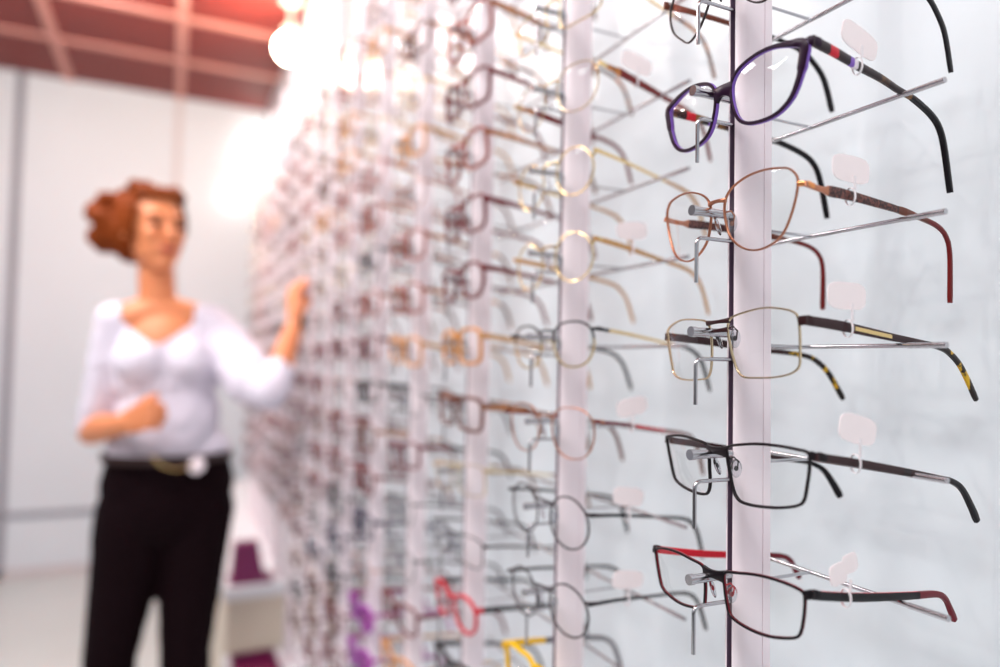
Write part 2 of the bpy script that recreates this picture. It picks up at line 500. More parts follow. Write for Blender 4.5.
# ------------------------------------------------------------------ display poles
ALU = mat('satin pinkish aluminium', srgb(246, 234, 239), .42, .12, 0, .04, 30)
def pole_profile():
    h = [(-.0108, .0022), (-.0145, .0022), (-.0145, .0028), (-.0122, .0058), (-.0090, .0074), (-.0045, .0084), (.0030, .0088), (.0042, .0088), (.0043, .0080), (.0051, .0080), (.0052, .0088), (.0112, .0088)]
    return h + [(x, -y) for x, y in h[::-1]]
def hanger_meshes():
    p = MB()
    p.tube([(-.0105, 0, 0), (PEG_X + .0025, 0, 0)], .0029, M['chrome'], 14)
    p.tube([(PEG_X + .0035, 0, 0), (PEG_X, 0, 0)], .0034, M['chrome'], 14)
    h = MB(); z = -.0168; xe = -.0434; r = .0045; pts = [(-.0105, 0, z)]
    for i in range(7):
        a = PI / 2 * i / 6; pts.append((xe + r - r * math.sin(a), 0, z - r + r * math.cos(a)))
    pts.append((xe, 0, -.0456)); h.tube(pts, .0013, M['chrome'], 10)
    b = MB(); z = -.0067; xb = .0575
    b.tube([(.0112, 0, z), (xb + .001, 0, z)], .0011, M['chrome'], 8)
    b.tube([(xb, .076, z), (xb, -.045, z), (xb, -.0928, z)], .0015, M['chrome'], 10)
    b.tube([(xb, -.0700, z), (xb, -.0935, z)], .0018, M['chrome'], 10)
    return p, h, b

class Cell: pass
cells = []
for k in range(NP):
    y = PY0 + PSP * k
    z0 = EYE + (PZ0[k] if k < 2 else .2541 + .004 * math.sin(k * 1.7))
    base = .535 if y > 2.24 else .345
    rows = []
    for i in range(-12, 26):
        z = z0 - ROW * i
        if z > EYE + .665 or z < base + (.085 if k < 7 else .20 if k == 7 or k > 8 else .38): continue
        yy = imgy((PX - .03, y, z))
        if yy < -45 or yy > 690: continue
        rows.append((i, z))
    rows.sort(key=lambda r: -r[1])
    for j, (i, z) in enumerate(rows):
        c = Cell(); c.k = k; c.i = i; c.j = j; c.y = y; c.z = z; cells.append(c)
    lab = ['nearest, sharpest satin aluminium display pole, at the right'] + ['%s display pole counting from the nearest one at right' % w for w in ORD[1:NP]]
    t = thing('display_pole', lab[k] if k < NP - 1 else 'farthest display pole, at the left end of the row', 'pole', (PX, y, base), 'aluminium eyewear poles along the wall')
    b = MB(); b.prism(pole_profile(), 0, 2.17 - base, ALU)
    # dark slot bottom
    b.box((-.0110, -.0022, 0), (-.0104, .0022, 2.17 - base), M['steel'])
    for q in (-1, 1): b.box((-.0144, min(q * .0022, q * .0019), 0), (-.0104, max(q * .0022, q * .0019), 2.17 - base), M['steel'])
    b.build('pole_profile', t)
    b = MB(); b.box((-.03, -.02, 0), (.03, .02, .006), ALU); b.build('foot_plate', t)
    for i, z in rows:
        hg = None
        if k < 5:
            for nm, mesh in zip(('hanger', 'hook', 'temple_bar'), hm if k or i != rows[0][0] else hanger_meshes()):
                if isinstance(mesh, MB):
                    o = mesh.build(nm); 
                    if nm == 'hanger': hm = []
                    hm.append(o.data)
                else:
                    o = bpy.data.objects.new(nm, mesh); C.objects.link(o)
                if nm == 'hanger': o.parent = t; o.location = (0, 0, z - base); hg = o
                else: o.parent = hg
        else:
            if 'hjoin' not in globals():
                p, h, bb = hanger_meshes(); J = MB()
                for q in (p, h, bb):
                    k0 = len(J.v); J.v += q.v; J.f += [tuple(a + k0 for a in f) for f in q.f]; J.m += [J.mi(M['chrome'])] * len(q.f)
                o = J.build('hanger'); hjoin = o.data
            else:
                o = bpy.data.objects.new('hanger', hjoin); C.objects.link(o)
            o.parent = t; o.location = (0, 0, z - base)

# ------------------------------------------------------------------ the pairs on the nearest pole (individually shaped)
mm = lambda L: [(-a / 1000, b / 1000) for a, b in L]
tt = lambda L: [(a / 1000, b / 1000) for a, b in L]
FRONT = {}
FRONT[0] = dict(hi=True, kap=1.27, O=(.3107, .3355, .1775), psi=.0075, rho=-.0026, pan=.0227, s=.0999, uH=.062,
    outline=mm([(-7.7, -0.2), (-13.5, 5.8), (-24.4, 9.2), (-35.9, 9.9), (-47.9, 7.6), (-58.0, 3.8), (-57.4, -4.9), (-55.0, -14.3), (-49.9, -24.0), (-42.0, -29.7), (-32.4, -31.5), (-20.7, -30.2), (-12.9, -25.7), (-8.5, -16.8), (-6.7, -7.4)]),
    T=tt([(1, 4.8), (5.3, 4.3), (22.8, 2.6), (44.1, -0.3), (66.7, -2.7), (86.0, -6.2), (101.8, -8.2), (122.7, -14.6), (133.4, -21.9), (139.1, -34.2), (145.4, -63.2)]),
    rw=.0012, rd=.0019, thickout=1.6, mf=M['purple'], mb=M['lilac'], br=.0036, bd=.0019, bz=-.0045, arch=.0012, er=.0028, em=M['purple'],
    tm=[(.0155, TORT), (.0162, M['white']), (.0225, M['red']), (.036, TORT), (.0372, M['lilac']), (.0395, M['purple']), (.041, M['white']), (.10, TORT), (.3, M['black'])],
    th=[(0, .0032), (.03, .0029), (.07, .0023), (.10, .0019), (.13, .0020), (.16, .0022), (.22, .0020)], tt=.0014, tip=.102, pads=False)
FRONT[1] = dict(hi=True, kap=1.755, O=(.3112, .3411, .1028), psi=-.0163, rho=.0161, pan=.054, s=.0858, uH=.0624,
    outline=mm([(-8.4, 4.1), (-14.5, 9.1), (-25.5, 12.9), (-37.1, 14.0), (-47.6, 12.9), (-53.8, 11.0), (-57.9, 6.2), (-58.4, 1.6), (-57.0, -6.0), (-53.7, -15.7), (-49.2, -24.2), (-42.6, -29.6), (-32.9, -32.3), (-24.2, -31.3), (-16.5, -27.5), (-10.2, -21.1), (-7.0, -11.9), (-6.0, -3.0)]),
    T=tt([(0, 1.2), (12.9, -0.9), (40.5, -2.7), (88.0, -7.7), (115.0, -12.0), (130.0, -15.6), (139, -21.5), (143.0, -33), (141.8, -65.1)]),
    rw=.00062, rd=.0009, mf=M['rose'], br=.0011, bd=.0012, bz=.0015, arch=.0006, double=False, er=.0016, em=M['copper'],
    tm=[(.020, M['rose']), (.088, WOVEN), (.12, M['brown']), (.3, M['wine'])],
    th=[(0, .0016), (.018, .0017), (.0205, .0034), (.05, .0028), (.088, .0022), (.092, .0026), (.11, .0016), (.14, .0016), (.18, .0022), (.22, .0022)], tt=.0010, tip=.092, mpad=M['rose'])
FRONT[2] = dict(hi=True, kap=1.66, O=(.3111, .3399, .0296), psi=-.0005, rho=-.0507, pan=.1014, s=.0614, uH=.0606,
    outline=mm([(-11.2, 0.1), (-23.3, 2.5), (-36.3, 3.4), (-46.7, 1.8), (-53.9, -0.7), (-57.0, -4.2), (-57.0, -14.3), (-55.7, -25.4), (-54.3, -32.1), (-48.4, -35.8), (-37.9, -37.3), (-25.3, -37.2), (-16.4, -36.4), (-12.2, -32.6), (-9.3, -23.8), (-7.7, -12.6), (-7.9, -5.1)]),
    T=tt([(0, -6.4), (30.5, -11.4), (76.5, -20.7), (112.7, -27.4), (126, -30.5), (135.3, -34.5), (147.2, -45.2), (160.0, -67.7)]),
    rw=.00058, rd=.0009, mf=M['palegold'], mbr=M['darkbrown'], br=.0012, bd=.0014, bz=-.0012, arch=.0, double=True, er=.0028, em=M['darkbrown'],
    tm=[(.112, M['darkbrown']), (.3, TORTY)], inlay=(.040, .078, M['gold']),
    th=[(0, .0028), (.03, .0031), (.08, .0024), (.112, .0018), (.14, .0020), (.19, .0026), (.22, .0024)], tt=.0010, tip=.112, mpad=M['darkbrown'])
FRONT[3] = dict(hi=True, kap=1.97, O=(.3115, .3405, -.0506), psi=-.0731, rho=-.0429, pan=.1051, s=.1198, uH=.0700,
    outline=mm([(-10.4, 1.4), (-24.1, 3.9), (-36.2, 4.8), (-49.6, 4.3), (-60.4, 2.9), (-66.5, 1.0), (-65.9, -6.8), (-63.7, -15.6), (-60.8, -24.6), (-56.6, -28.1), (-45.1, -30.7), (-31.2, -31.8), (-20.5, -31.6), (-14.3, -29.7), (-10.9, -23.5), (-9.8, -13.9), (-9.0, -5.4)]),
    T=tt([(0, -.6), (31.5, -8.5), (74.9, -20.2), (107, -29), (118, -32.2), (128.4, -38.4), (135.7, -49.8), (141.1, -61.1)]),
    rw=.00085, rd=.0011, mf=M['black_metal'], br=.0024, bd=.0013, bz=-.0018, arch=.0005, er=.0024,
    tm=[(.074, M['darkbrown']), (.082, M['gun']), (.108, M['darkbrown']), (.3, M['black'])],
    th=[(0, .0024), (.04, .0026), (.08, .0024), (.115, .0018), (.13, .0019), (.15, .0026), (.17, .0034), (.178, .0022), (.2, .0018)], tt=.0011, tip=.104, mpad=M['black_metal'])
FRONT[4] = dict(hi=True, kap=1.54, O=(.3109, .3417, -.1274), psi=.0337, rho=-.0546, pan=.0513, s=.05, uH=.0660,
    outline=mm([(-9.3, 1.4), (-21.0, 3.8), (-32.6, 5.2), (-43.1, 5.2), (-52.9, 4.1), (-60.9, 1.9), (-62.3, -1.5), (-61.2, -10.3), (-58.9, -19.5), (-55.9, -24.0), (-47.9, -26.6), (-37.6, -28.2), (-26.8, -27.8), (-16.8, -25.8), (-11.0, -22.6), (-9.2, -16.0), (-8.4, -7.8)]),
    T=tt([(0, .9), (15.2, -2.8), (41.6, -8.5), (70.1, -13.6), (92.2, -17.3), (117.8, -21.3), (127.4, -25.6), (131.9, -32.7), (136.3, -41.0)]),
    rw=.00085, rd=.0012, mf=M['black'], mb=M['darkred'], br=.0026, bd=.0015, bz=-.0012, arch=.0003, er=.0026,
    tm=[(.095, M['black']), (.3, M['darkred'])], minner=M['red'],
    th=[(0, .0026), (.04, .0026), (.09, .0024), (.11, .0022), (.135, .0019), (.15, .0028), (.165, .0022)], tt=.0012, tip=.098, mpad=M['red'])
FRONT[-1] = dict(hi=True, kap=1.6, O=(.311, .338, .2562), psi=0.0, rho=.03, pan=.03, s=.10,
    outline=[(.010, 0), (.020, .008), (.036, .010), (.050, .006), (.058, -.006), (.054, -.020), (.042, -.031), (.033, -.036), (.022, -.031), (.012, -.018), (.0085, -.008)],
    T=tt([(-3, 2), (20, 1), (60, -3), (100, -8), (122, -14), (134, -22), (144, -34), (152, -58)]),
    rw=.0006, rd=.0009, mf=M['gun'], br=.0011, bd=.0012, er=.0016, em=M['silver'], tm=[(.09, M['brown']), (.3, M['black'])], tip=.098)
FRONT[5] = dict(hi=True, kap=1.6, O=(.311, .343, -.2050), psi=.02, rho=-.035, pan=.03, s=.05,
    outline=outline('panto', .0235, .021, .010), T=tt([(-3, 2), (30, 1), (70, -2), (100, -6), (118, -13), (128, -26), (135, -52)]),
    rw=.0009, rd=.0012, mf=M['black'], mlow=M['gold'], br=.0013, bd=.0014, bz=-.004, er=.0020, tm=[(.3, M['black'])], tip=.095)
FLAB = {-1: 'grey wire eyeglasses cut off by the top edge, on the nearest pole',
        0: 'dark purple eyeglasses with lilac inner rims and tortoise temples on the nearest pole',
        1: 'rose gold rounded wire eyeglasses with brown textured temples on the nearest pole',
        2: 'pale gold rectangular wire eyeglasses with tortoise tips on the nearest pole',
        3: 'dark gunmetal rectangular eyeglasses with squared black temple tips on the nearest pole',
        4: 'black eyeglasses with red inner sides and red tips on the nearest pole',
        5: 'black and gold rounded eyeglasses cut off by the bottom edge, on the nearest pole'}

TAGM = mat('pale pink price tag', srgb(252, 240, 240), .7)
LOOPM = mat('white nylon loop', srgb(240, 232, 234), .4)
def price_tag(Mx, sp, w, label, rot=0.0, size=(.0165, .0080), two=False, dx=.001, dz=.0165):
    """a flat label whose loop is closed round the near temple"""
    T = sp.get('T', T_STD); kap = sp.get('kap', 1.6); s = sp.get('s', .06)
    xo = max(x for x, z in sp['outline']); uH = sp.get('uH', xo + .004)
    for (a, b), (c, d) in zip(T, T[1:]):
        if a <= w <= c: v = b + (d - b) * (w - a) / (c - a); break
    P = Mx @ Vector((uH - math.sin(s) * w, kap * uH ** 2 + math.cos(s) * w, v))
    t = thing('price_tag', label, 'price tag', P, 'pale price tags looped round the temples')
    def rr(cx, cz, hx, hz, ang):
        pts = []
        for i in range(28):
            a = 2 * PI * i / 28; c, q = math.cos(a), math.sin(a)
            x = hx * math.copysign(abs(c) ** .55, c); z = hz * math.copysign(abs(q) ** .55, q)
            pts.append((cx + x * math.cos(ang) - z * math.sin(ang), cz + x * math.sin(ang) + z * math.cos(ang)))
        return pts
    b = MB()
    for (cx, cz, hx, hz, ang) in ([(dx, dz, size[0], size[1], rot)] if not two else [(dx - .005, dz - .002, .0068, .0062, .2), (dx + .005, dz + .003, .0062, .0056, .2)]):
        poly = rr(cx, cz, hx, hz, ang); k = len(b.v); nn = len(poly)
        for yy in (-.00025 if not two else -.0003 + .0001 * len(b.v) / 56, .00025):
            for x, z in poly: b.v.append(Vector((x, yy, z)))
        for i in range(nn): b.quad(k + i, k + (i + 1) % nn, k + nn + (i + 1) % nn, k + nn + i, TAGM)
        b.f.append(tuple(range(k, k + nn))); b.m.append(0); b.f.append(tuple(range(k + nn, k + 2 * nn))[::-1]); b.m.append(0)
    b.build('tag_label', t)
    b = MB(); pts = []
    for i in range(20):
        a = 2 * PI * i / 20; pts.append(Vector((dx * .3, .0032 * math.cos(a), -.0005 + .0052 * math.sin(a))))
    b.sweep(pts, rrect(.00022, .0010, .6, 6), Vector((1, 0, 0)), LOOPM, closed=True)
    b.box((dx * .3 - .0009, -.0032, .0035), (dx * .3 + .0009, -.0027, dz - size[1] * .6), LOOPM)
    b.build('loop', t)
    t.rotation_euler = (0, 0, 0)
    # turn the label so that it lies along the temple
    t.rotation_euler = (0, 0, s * .5 - PI * 0)
    return t

GG = 'eyeglasses hung on the display poles'
tagw = {-1: .05, 0: .0425, 1: .040, 2: .037, 3: .031, 4: .030}
tagt = {0: 'upper pale pink price tag, beside the dark purple eyeglasses',
        1: 'pale pink price tag on the temple of the rose gold eyeglasses',
        2: 'rounded pale pink price tag on the pale gold rectangular eyeglasses',
        3: 'tilted pale pink price tag on the gunmetal rectangular eyeglasses',
        4: 'double-lobed pale pink price tag on the black and red eyeglasses'}
for c in cells:
    if c.k == 0 and c.i in FRONT:
        sp = FRONT[c.i]; o = make_glasses('eyeglasses', sp)
        tag(o, FLAB[c.i], 'eyeglasses', GG)
        O = sp['O']; Mx = pose(o, (O[0], O[1], O[2] + EYE), sp['psi'], sp['rho'], sp['pan'])
        if c.i in tagt:
            price_tag(Mx, sp, tagw[c.i], tagt[c.i], {0: -.25, 1: 0, 2: 0, 3: -.2, 4: 0}[c.i], two=(c.i == 4),
                      dx={0: .003, 1: .001, 2: -.001, 3: .003, 4: -.002}[c.i], dz={0: .0155, 1: .016, 2: .0185, 3: .0185, 4: .0155}[c.i])
        c.done = True
    else: c.done = False

# ------------------------------------------------------------------ the pairs behind: designs, then copies
def D(desc, kind, a, b, mf, tm, **kw):
    d = dict(desc=desc, outline=outline(kind, a, b, kw.pop('gap', .0095)), mf=M[mf], tm=[(x, M[m] if isinstance(m, str) else m) for x, m in tm], hi=False)
    d.update(kw); return d
met = dict(rw=.0006, rd=.0009, br=.0010, bd=.0011, er=.0015, th=[(0, .0016), (.02, .0015), (.09, .0013), (.11, .0015), (.135, .002), (.2, .0022)])
pla = dict(rw=.0018, rd=.0024, br=.0026, bd=.0018, er=.0026, th=[(0, .0034), (.03, .0030), (.09, .0022), (.13, .0022), (.2, .0024)], tt=.0014, pads=False)
DES = [
  D('thin gold round eyeglasses', 'round', .0225, .021, 'gold', [(.09, 'gold'), (.3, 'tan')], **met),
  D('thin gold rectangular eyeglasses', 'rect', .026, .0175, 'gold', [(.09, 'gold'), (.3, TORT2)], **met),
  D('tortoise rectangular eyeglasses', 'rect', .0255, .019, 'brown', [(.3, TORT2)], **pla),
  D('dark brown rounded eyeglasses', 'panto', .024, .0205, 'wine', [(.3, 'wine')], **pla),
  D('black rectangular eyeglasses', 'rect', .026, .018, 'black', [(.3, 'black')], **pla),
  D('black wire rectangular eyeglasses', 'rect', .0265, .017, 'black_metal', [(.09, 'gun'), (.3, 'black')], **met),
  D('grey wire round eyeglasses', 'round', .0225, .0215, 'darkgrey', [(.09, 'darkgrey'), (.3, 'grey')], **met),
  D('rose gold wire eyeglasses', 'panto', .0245, .0205, 'rose', [(.09, 'rose'), (.3, 'brown')], **met),
  D('dark red rectangular eyeglasses', 'rect', .025, .018, 'darkred', [(.05, 'darkred'), (.3, 'black')], **pla),
  D('honey coloured square eyeglasses', 'square', .0245, .020, 'honey', [(.3, 'tan')], **pla),
  D('silver wire rectangular eyeglasses', 'rect', .0265, .0185, 'silver', [(.09, 'silver'), (.3, 'darkgrey')], **met),
  D('brown cat-eye eyeglasses', 'cat', .025, .0185, 'brown', [(.3, 'brown')], **pla),
  D('dusty pink rounded eyeglasses', 'panto', .0245, .020, 'pinkbrown', [(.3, 'rosebrown')], **pla),
  D('grey rectangular eyeglasses', 'rect', .0255, .0185, 'grey', [(.3, 'grey')], **pla),
  D('black and gold browline eyeglasses', 'panto', .0245, .020, 'black', [(.018, 'black'), (.1, 'gold'), (.3, 'black')], mlow=M['gold'], **{**met, 'rw': .0009}),
  D('reddish brown square eyeglasses', 'square', .025, .021, 'rosebrown', [(.3, TORT2)], **pla),
  D('wine red rectangular eyeglasses', 'rect', .0255, .020, 'wine', [(.05, 'darkred'), (.3, 'wine')], **{**pla, 'rw': .0017}),
  D('bright red rounded eyeglasses', 'panto', .0235, .0205, 'red', [(.008, 'red'), (.3, 'black')], **pla),
  D('yellow rectangular eyeglasses', 'rect', .0255, .0185, 'yellow', [(.055, 'yellow'), (.3, 'grey')], **pla),
  D('purple rounded eyeglasses with tinted lenses', 'panto', .025, .021, 'violet', [(.3, 'magenta')], lens=LENS_P, **{**pla, 'rw': .0030, 'rd': .003}),
  D('dark grey round eyeglasses', 'round', .0235, .0225, 'darkgrey', [(.05, 'black'), (.3, 'black')], **{**met, 'rw': .0008}),
  D('rose wire eyeglasses with red temples', 'panto', .0245, .0225, 'rose', [(.05, 'darkred'), (.09, 'red'), (.3, 'brown')], **met),
  D('gold wire eyeglasses with thick brown temples', 'panto', .025, .021, 'palegold', [(.012, 'gold'), (.024, TORT2), (.3, 'wine')], **{**met, 'th': [(0, .002), (.018, .0024), (.022, .0042), (.07, .0034), (.1, .0022), (.14, .002), (.2, .0022)]}),
  D('navy rectangular eyeglasses', 'rect', .0255, .0185, 'navy', [(.3, 'navy')], **pla),
  D('tan rounded eyeglasses with tan temples', 'round', .0235, .0215, 'gold', [(.3, 'tan')], **{**met, 'th': [(0, .002), (.02, .0026), (.09, .0018), (.14, .0018), (.2, .002)]}),
  D('pale grey clear-rimmed eyeglasses', 'square', .0245, .020, 'palegrey', [(.3, 'palegrey')], **pla),
]
protos = {}
def get(di):
    if di not in protos: protos[di] = make_glasses('eyeglasses', DES[di]); return protos[di]
    return copy_tree(protos[di])
# pairs the photograph shows clearly enough to tell their kind
FIX = {(1, -2): 7, (1, -1): 1, (1, 0): 22, (1, 1): 0, (1, 2): 24, (1, 3): 14, (1, 4): 21, (1, 5): 20, (1, 6): 20, (1, 7): 18,
       (2, -2): 15, (2, -1): 16, (2, 0): 15, (2, 1): 16, (2, 2): 3, (2, 3): 9, (2, 4): 2, (2, 5): 1, (2, 6): 5, (2, 7): 17, (2, 8): 4,
       (4, 9): 19, (4, 10): 19}
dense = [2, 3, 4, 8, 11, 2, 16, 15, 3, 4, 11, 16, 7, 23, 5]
warm = [0, 1, 7, 7, 12, 12, 15, 9, 11, 22, 2, 24, 25]  # upper rows: lighter, pinker frames, flare wash put into their colours
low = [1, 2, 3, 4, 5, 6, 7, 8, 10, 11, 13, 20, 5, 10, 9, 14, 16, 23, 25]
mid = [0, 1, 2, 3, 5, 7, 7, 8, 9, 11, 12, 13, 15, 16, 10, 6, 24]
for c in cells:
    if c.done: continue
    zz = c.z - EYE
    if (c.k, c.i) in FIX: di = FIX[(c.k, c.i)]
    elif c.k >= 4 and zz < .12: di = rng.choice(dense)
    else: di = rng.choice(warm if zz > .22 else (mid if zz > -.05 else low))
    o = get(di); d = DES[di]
    psi, rho, pan = rng.uniform(-.04, .04), rng.uniform(-.05, .04), rng.uniform(.03, .11)
    if c.k > 1: psi = psi * 1.5 + .05; rho *= 1.4
    else: psi = psi * .6 + (.16 if c.k == 1 else 0)
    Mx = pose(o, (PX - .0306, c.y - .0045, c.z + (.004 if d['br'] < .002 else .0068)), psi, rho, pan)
    row = ORD[c.j] + ' from top' 
    nrow = len([q for q in cells if q.k == c.k])
    if c.j == nrow - 1: row = 'lowest pair'
    if c.j == 0: row = 'topmost pair'
    o['label'] = '%s on the %s, %s' % (d['desc'], ('second pole from right' if c.k == 1 else ORD[c.k] + ' pole from right') if c.k < NP - 1 else 'farthest pole', row)
    o['category'] = 'eyeglasses'; o['group'] = GG
    if c.k == 1 and c.i in (0, 2, 4, 5, 6):
        price_tag(Mx, d, .042, 'pale price tag on the %s of the second pole' % d['desc'] if c.i != 5 else 'pale price tag on the upper dark grey round eyeglasses of the second pole', rng.uniform(-.2, .2))
        
# ------------------------------------------------------------------ the woman
def tapered(bm, p1, r1, p2, r2):
    b2 = bmesh.new()
    for p, r in ((p1, r1), (p2, r2)):
        bmesh.ops.create_icosphere(b2, subdivisions=3, radius=r, matrix=Matrix.Translation(Vector(p)))
    res = bmesh.ops.convex_hull(b2, input=b2.verts[:])
    dead = [g for g in res['geom_interior'] + res['geom_unused'] if isinstance(g, bmesh.types.BMVert)]
    bmesh.ops.delete(b2, geom=list(set(dead)), context='VERTS')
    me = bpy.data.meshes.new('tmp'); b2.to_mesh(me); b2.free(); bm.from_mesh(me); bpy.data.meshes.remove(me)
def blob(name, prims, voxel, smooth, m, parent=None, cut=None, disp=None, thick=0):
    bm = bmesh.new()
    for p in prims:
        if p[0] == 'c': tapered(bm, *p[1:])
        else:
            _, c, r, rz = (p + (0,))[:4]
            bmesh.ops.create_icosphere(bm, subdivisions=3, radius=1, matrix=Matrix.Translation(Vector(c)) @ Matrix.Rotation(rz, 4, 'Z') @ Matrix.Diagonal((r[0], r[1], r[2], 1)))
    me = bpy.data.meshes.new(name + '_src'); bm.to_mesh(me); bm.free()
    o = bpy.data.objects.new(name, me); C.objects.link(o)
    md = o.modifiers.new('r', 'REMESH'); md.mode = 'VOXEL'; md.voxel_size = voxel; md.use_smooth_shade = True
    if smooth:
        md = o.modifiers.new('s', 'SMOOTH'); md.factor = .5; md.iterations = smooth
    if disp:
        tx = bpy.data.textures.new(name + 'tx', 'CLOUDS'); tx.noise_scale = disp[1]
        md = o.modifiers.new('d', 'DISPLACE'); md.texture = tx; md.strength = disp[0]; md.mid_level = .5; md.texture_coords = 'LOCAL'
    dg = bpy.context.evaluated_depsgraph_get()
    ev = o.evaluated_get(dg); me2 = bpy.data.meshes.new_from_object(ev)
    o.modifiers.clear(); o.data = me2; bpy.data.meshes.remove(me)
    me2.name = name
    if cut:
        bm = bmesh.new(); bm.from_mesh(me2)
        dead = [f for f in bm.faces if cut(f.calc_center_median())]
        bmesh.ops.delete(bm, geom=dead, context='FACES')
        for _ in range(14):      # even out the cut hem
            new = {}
            for v in bm.verts:
                nb = [e.other_vert(v) for e in v.link_edges if e.is_boundary]
                if len(nb) == 2: new[v] = (v.co * 2 + nb[0].co + nb[1].co) / 4
            for v, c in new.items(): v.co = c
        bm.to_mesh(me2); bm.free()
    me2.materials.clear(); me2.materials.append(m)
    me2.polygons.foreach_set('use_smooth', [True] * len(me2.polygons))
    if parent:
        o.parent = parent; o.matrix_parent_inverse = Matrix.Translation(-parent.location)
    return o
SKIN = mat('warm skin', srgb(222, 138, 92), .5, sub=.12)
HAIR = mat('auburn hair', srgb(140, 64, 22), .6, 0, 0, .6, 60, spec=.08)
BLOUSE = mat('white cotton blouse', srgb(222, 216, 230), .8, 0, 0, .05, 20)
TROUS = mat('black trousers', srgb(16, 2, 6), .85, spec=.1)
LIP = mat('lips', srgb(178, 62, 58), .4); EYEW = mat('eye', srgb(66, 34, 24), .2); BROW = mat('eyebrow', srgb(86, 40, 22), .6)
BELT = mat('brown belt', srgb(44, 18, 16), .5)
SHOE = mat('black shoe', srgb(20, 16, 18), .35)
wom = thing('person', 'woman in white blouse and black trousers reaching toward the display with her left hand', 'person', (0, 1.96, 0))
V = Vector
hc = V((-.048, 1.96, 1.536)); fa = math.radians(24)          # head centre, head yaw toward the display
fd = V((math.sin(fa), -math.cos(fa), 0)); sd = V((math.cos(fa), math.sin(fa), 0))
def H(f, s, z): return hc + fd * f + sd * s + V((0, 0, z))
rzh = fa
def finger(base, pts, r):
    out = []; p = [V(base)] + [V(q) for q in pts]
    for i, (a, b) in enumerate(zip(p, p[1:])): out.append(('c', a, r * (1 - .08 * i), b, r * (1 - .08 * (i + 1))))
    return out
body = [
  ('e', (-.005, 1.965, 1.20), (.118, .082, .15)), ('e', (.004, 1.96, 1.03), (.100, .075, .13)), ('e', (.008, 1.97, .86), (.132, .095, .12)),
  ('e', (-.06, 1.905, 1.205), (.05, .045, .05)), ('e', (.045, 1.905, 1.21), (.05, .045, .05)),
  ('c', (-.118, 1.972, 1.300), .042, (-.03, 1.965, 1.335), .045), ('c', (.092, 1.965, 1.305), .042, (-.03, 1.965, 1.335), .045),
  ('c', (-.03, 1.968, 1.33), .045, (-.042, 1.965, 1.47), .040),
  # head
  ('e', H(-.005, 0, .012), (.070, .088, .088), rzh), ('e', H(.022, 0, -.045), (.054, .062, .060), rzh), ('e', H(.058, 0, -.088), (.028, .022, .022), rzh),
  ('c', H(.084, 0, .005), .009, H(.098, 0, -.024), .0115), ('e', H(.089, 0, -.028), (.017, .012, .009), rzh),
  ('e', H(.062, .030, -.020), (.020, .020, .020), rzh), ('e', H(.062, -.030, -.020), (.020, .020, .020), rzh),
  ('e', H(.074, 0, .022), (.046, .012, .014), rzh), ('e', H(.074, 0, -.056), (.024, .016, .014), rzh),
  ('e', H(-.008, .070, -.012), (.009, .018, .028), rzh), ('e', H(-.008, -.070, -.012), (.009, .018, .028), rzh),
  # her right arm, bent across the waist
  ('c', (-.128, 1.975, 1.285), .042, (-.168, 2.02, 1.03), .033), ('c', (-.168, 2.02, 1.03), .034, (-.140, 1.94, 1.045), .034), ('c', (-.140, 1.94, 1.045), .034, (-.098, 1.835, 1.060), .024),
  # her left arm, raised
  ('c', (.105, 1.965, 1.285), .042, (.225, 1.82, 1.130), .033), ('c', (.225, 1.82, 1.130), .034, (.252, 1.855, 1.19), .034), ('c', (.252, 1.855, 1.19), .034, (.300, 1.915, 1.315), .023),
  # legs
  ('c', (-.066, 1.975, .83), .088, (-.106, 1.965, .48), .052), ('c', (-.106, 1.965, .48), .052, (-.108, 1.99, .34), .050), ('c', (-.108, 1.99, .34), .050, (-.108, 2.0, .085), .034),
  ('c', (.074, 1.975, .83), .088, (.062, 1.95, .48), .052), ('c', (.062, 1.95, .48), .052, (.066, 1.975, .34), .050), ('c', (.066, 1.975, .34), .050, (.075, 1.985, .085), .034),
  ('c', (-.108, 2.015, .045), .032, (-.118, 1.87, .036), .026), ('c', (.075, 2.0, .045), .032, (.088, 1.855, .036), .026),
]
# her right hand: relaxed, fingers curled in front of the waist
w0 = V((-.098, 1.835, 1.060)); d1 = V((.55, -.74, .28)).normalized(); up = V((.1, .1, 1)); sp1 = d1.cross(up).normalized()
pc = w0 + d1 * .05
body += [('c', w0, .023, w0 + d1 * .03, .024), ('c', w0 + d1 * .022 + V((0, 0, .012)), .015, w0 + d1 * .075 + V((0, 0, .022)), .013), ('c', w0 + d1 * .022 - V((0, 0, .012)), .015, w0 + d1 * .072 - V((0, 0, .022)), .012), ('c', w0 + d1 * .02, .017, w0 + d1 * .075, .014)]
for q, (zz, ln) in enumerate(((.026, .9), (.009, 1.0), (-.008, .94), (-.024, .76))):
    b0 = w0 + d1 * .072 + V((0, 0, zz)); in_ = V((.55, .45, -.25)).normalized()
    body += finger(b0, [b0 + d1 * .032 * ln + V((0, 0, zz * .12)), b0 + (d1 * .046 + in_ * .020) * ln, b0 + (d1 * .044 + in_ * .040) * ln], .0085)
tb = w0 + d1 * .028 + V((.008, .004, .020)); body += finger(tb, [tb + d1 * .026 + V((.012, .006, .022)), tb + d1 * .052 + V((.020, .010, .026))], .0098)
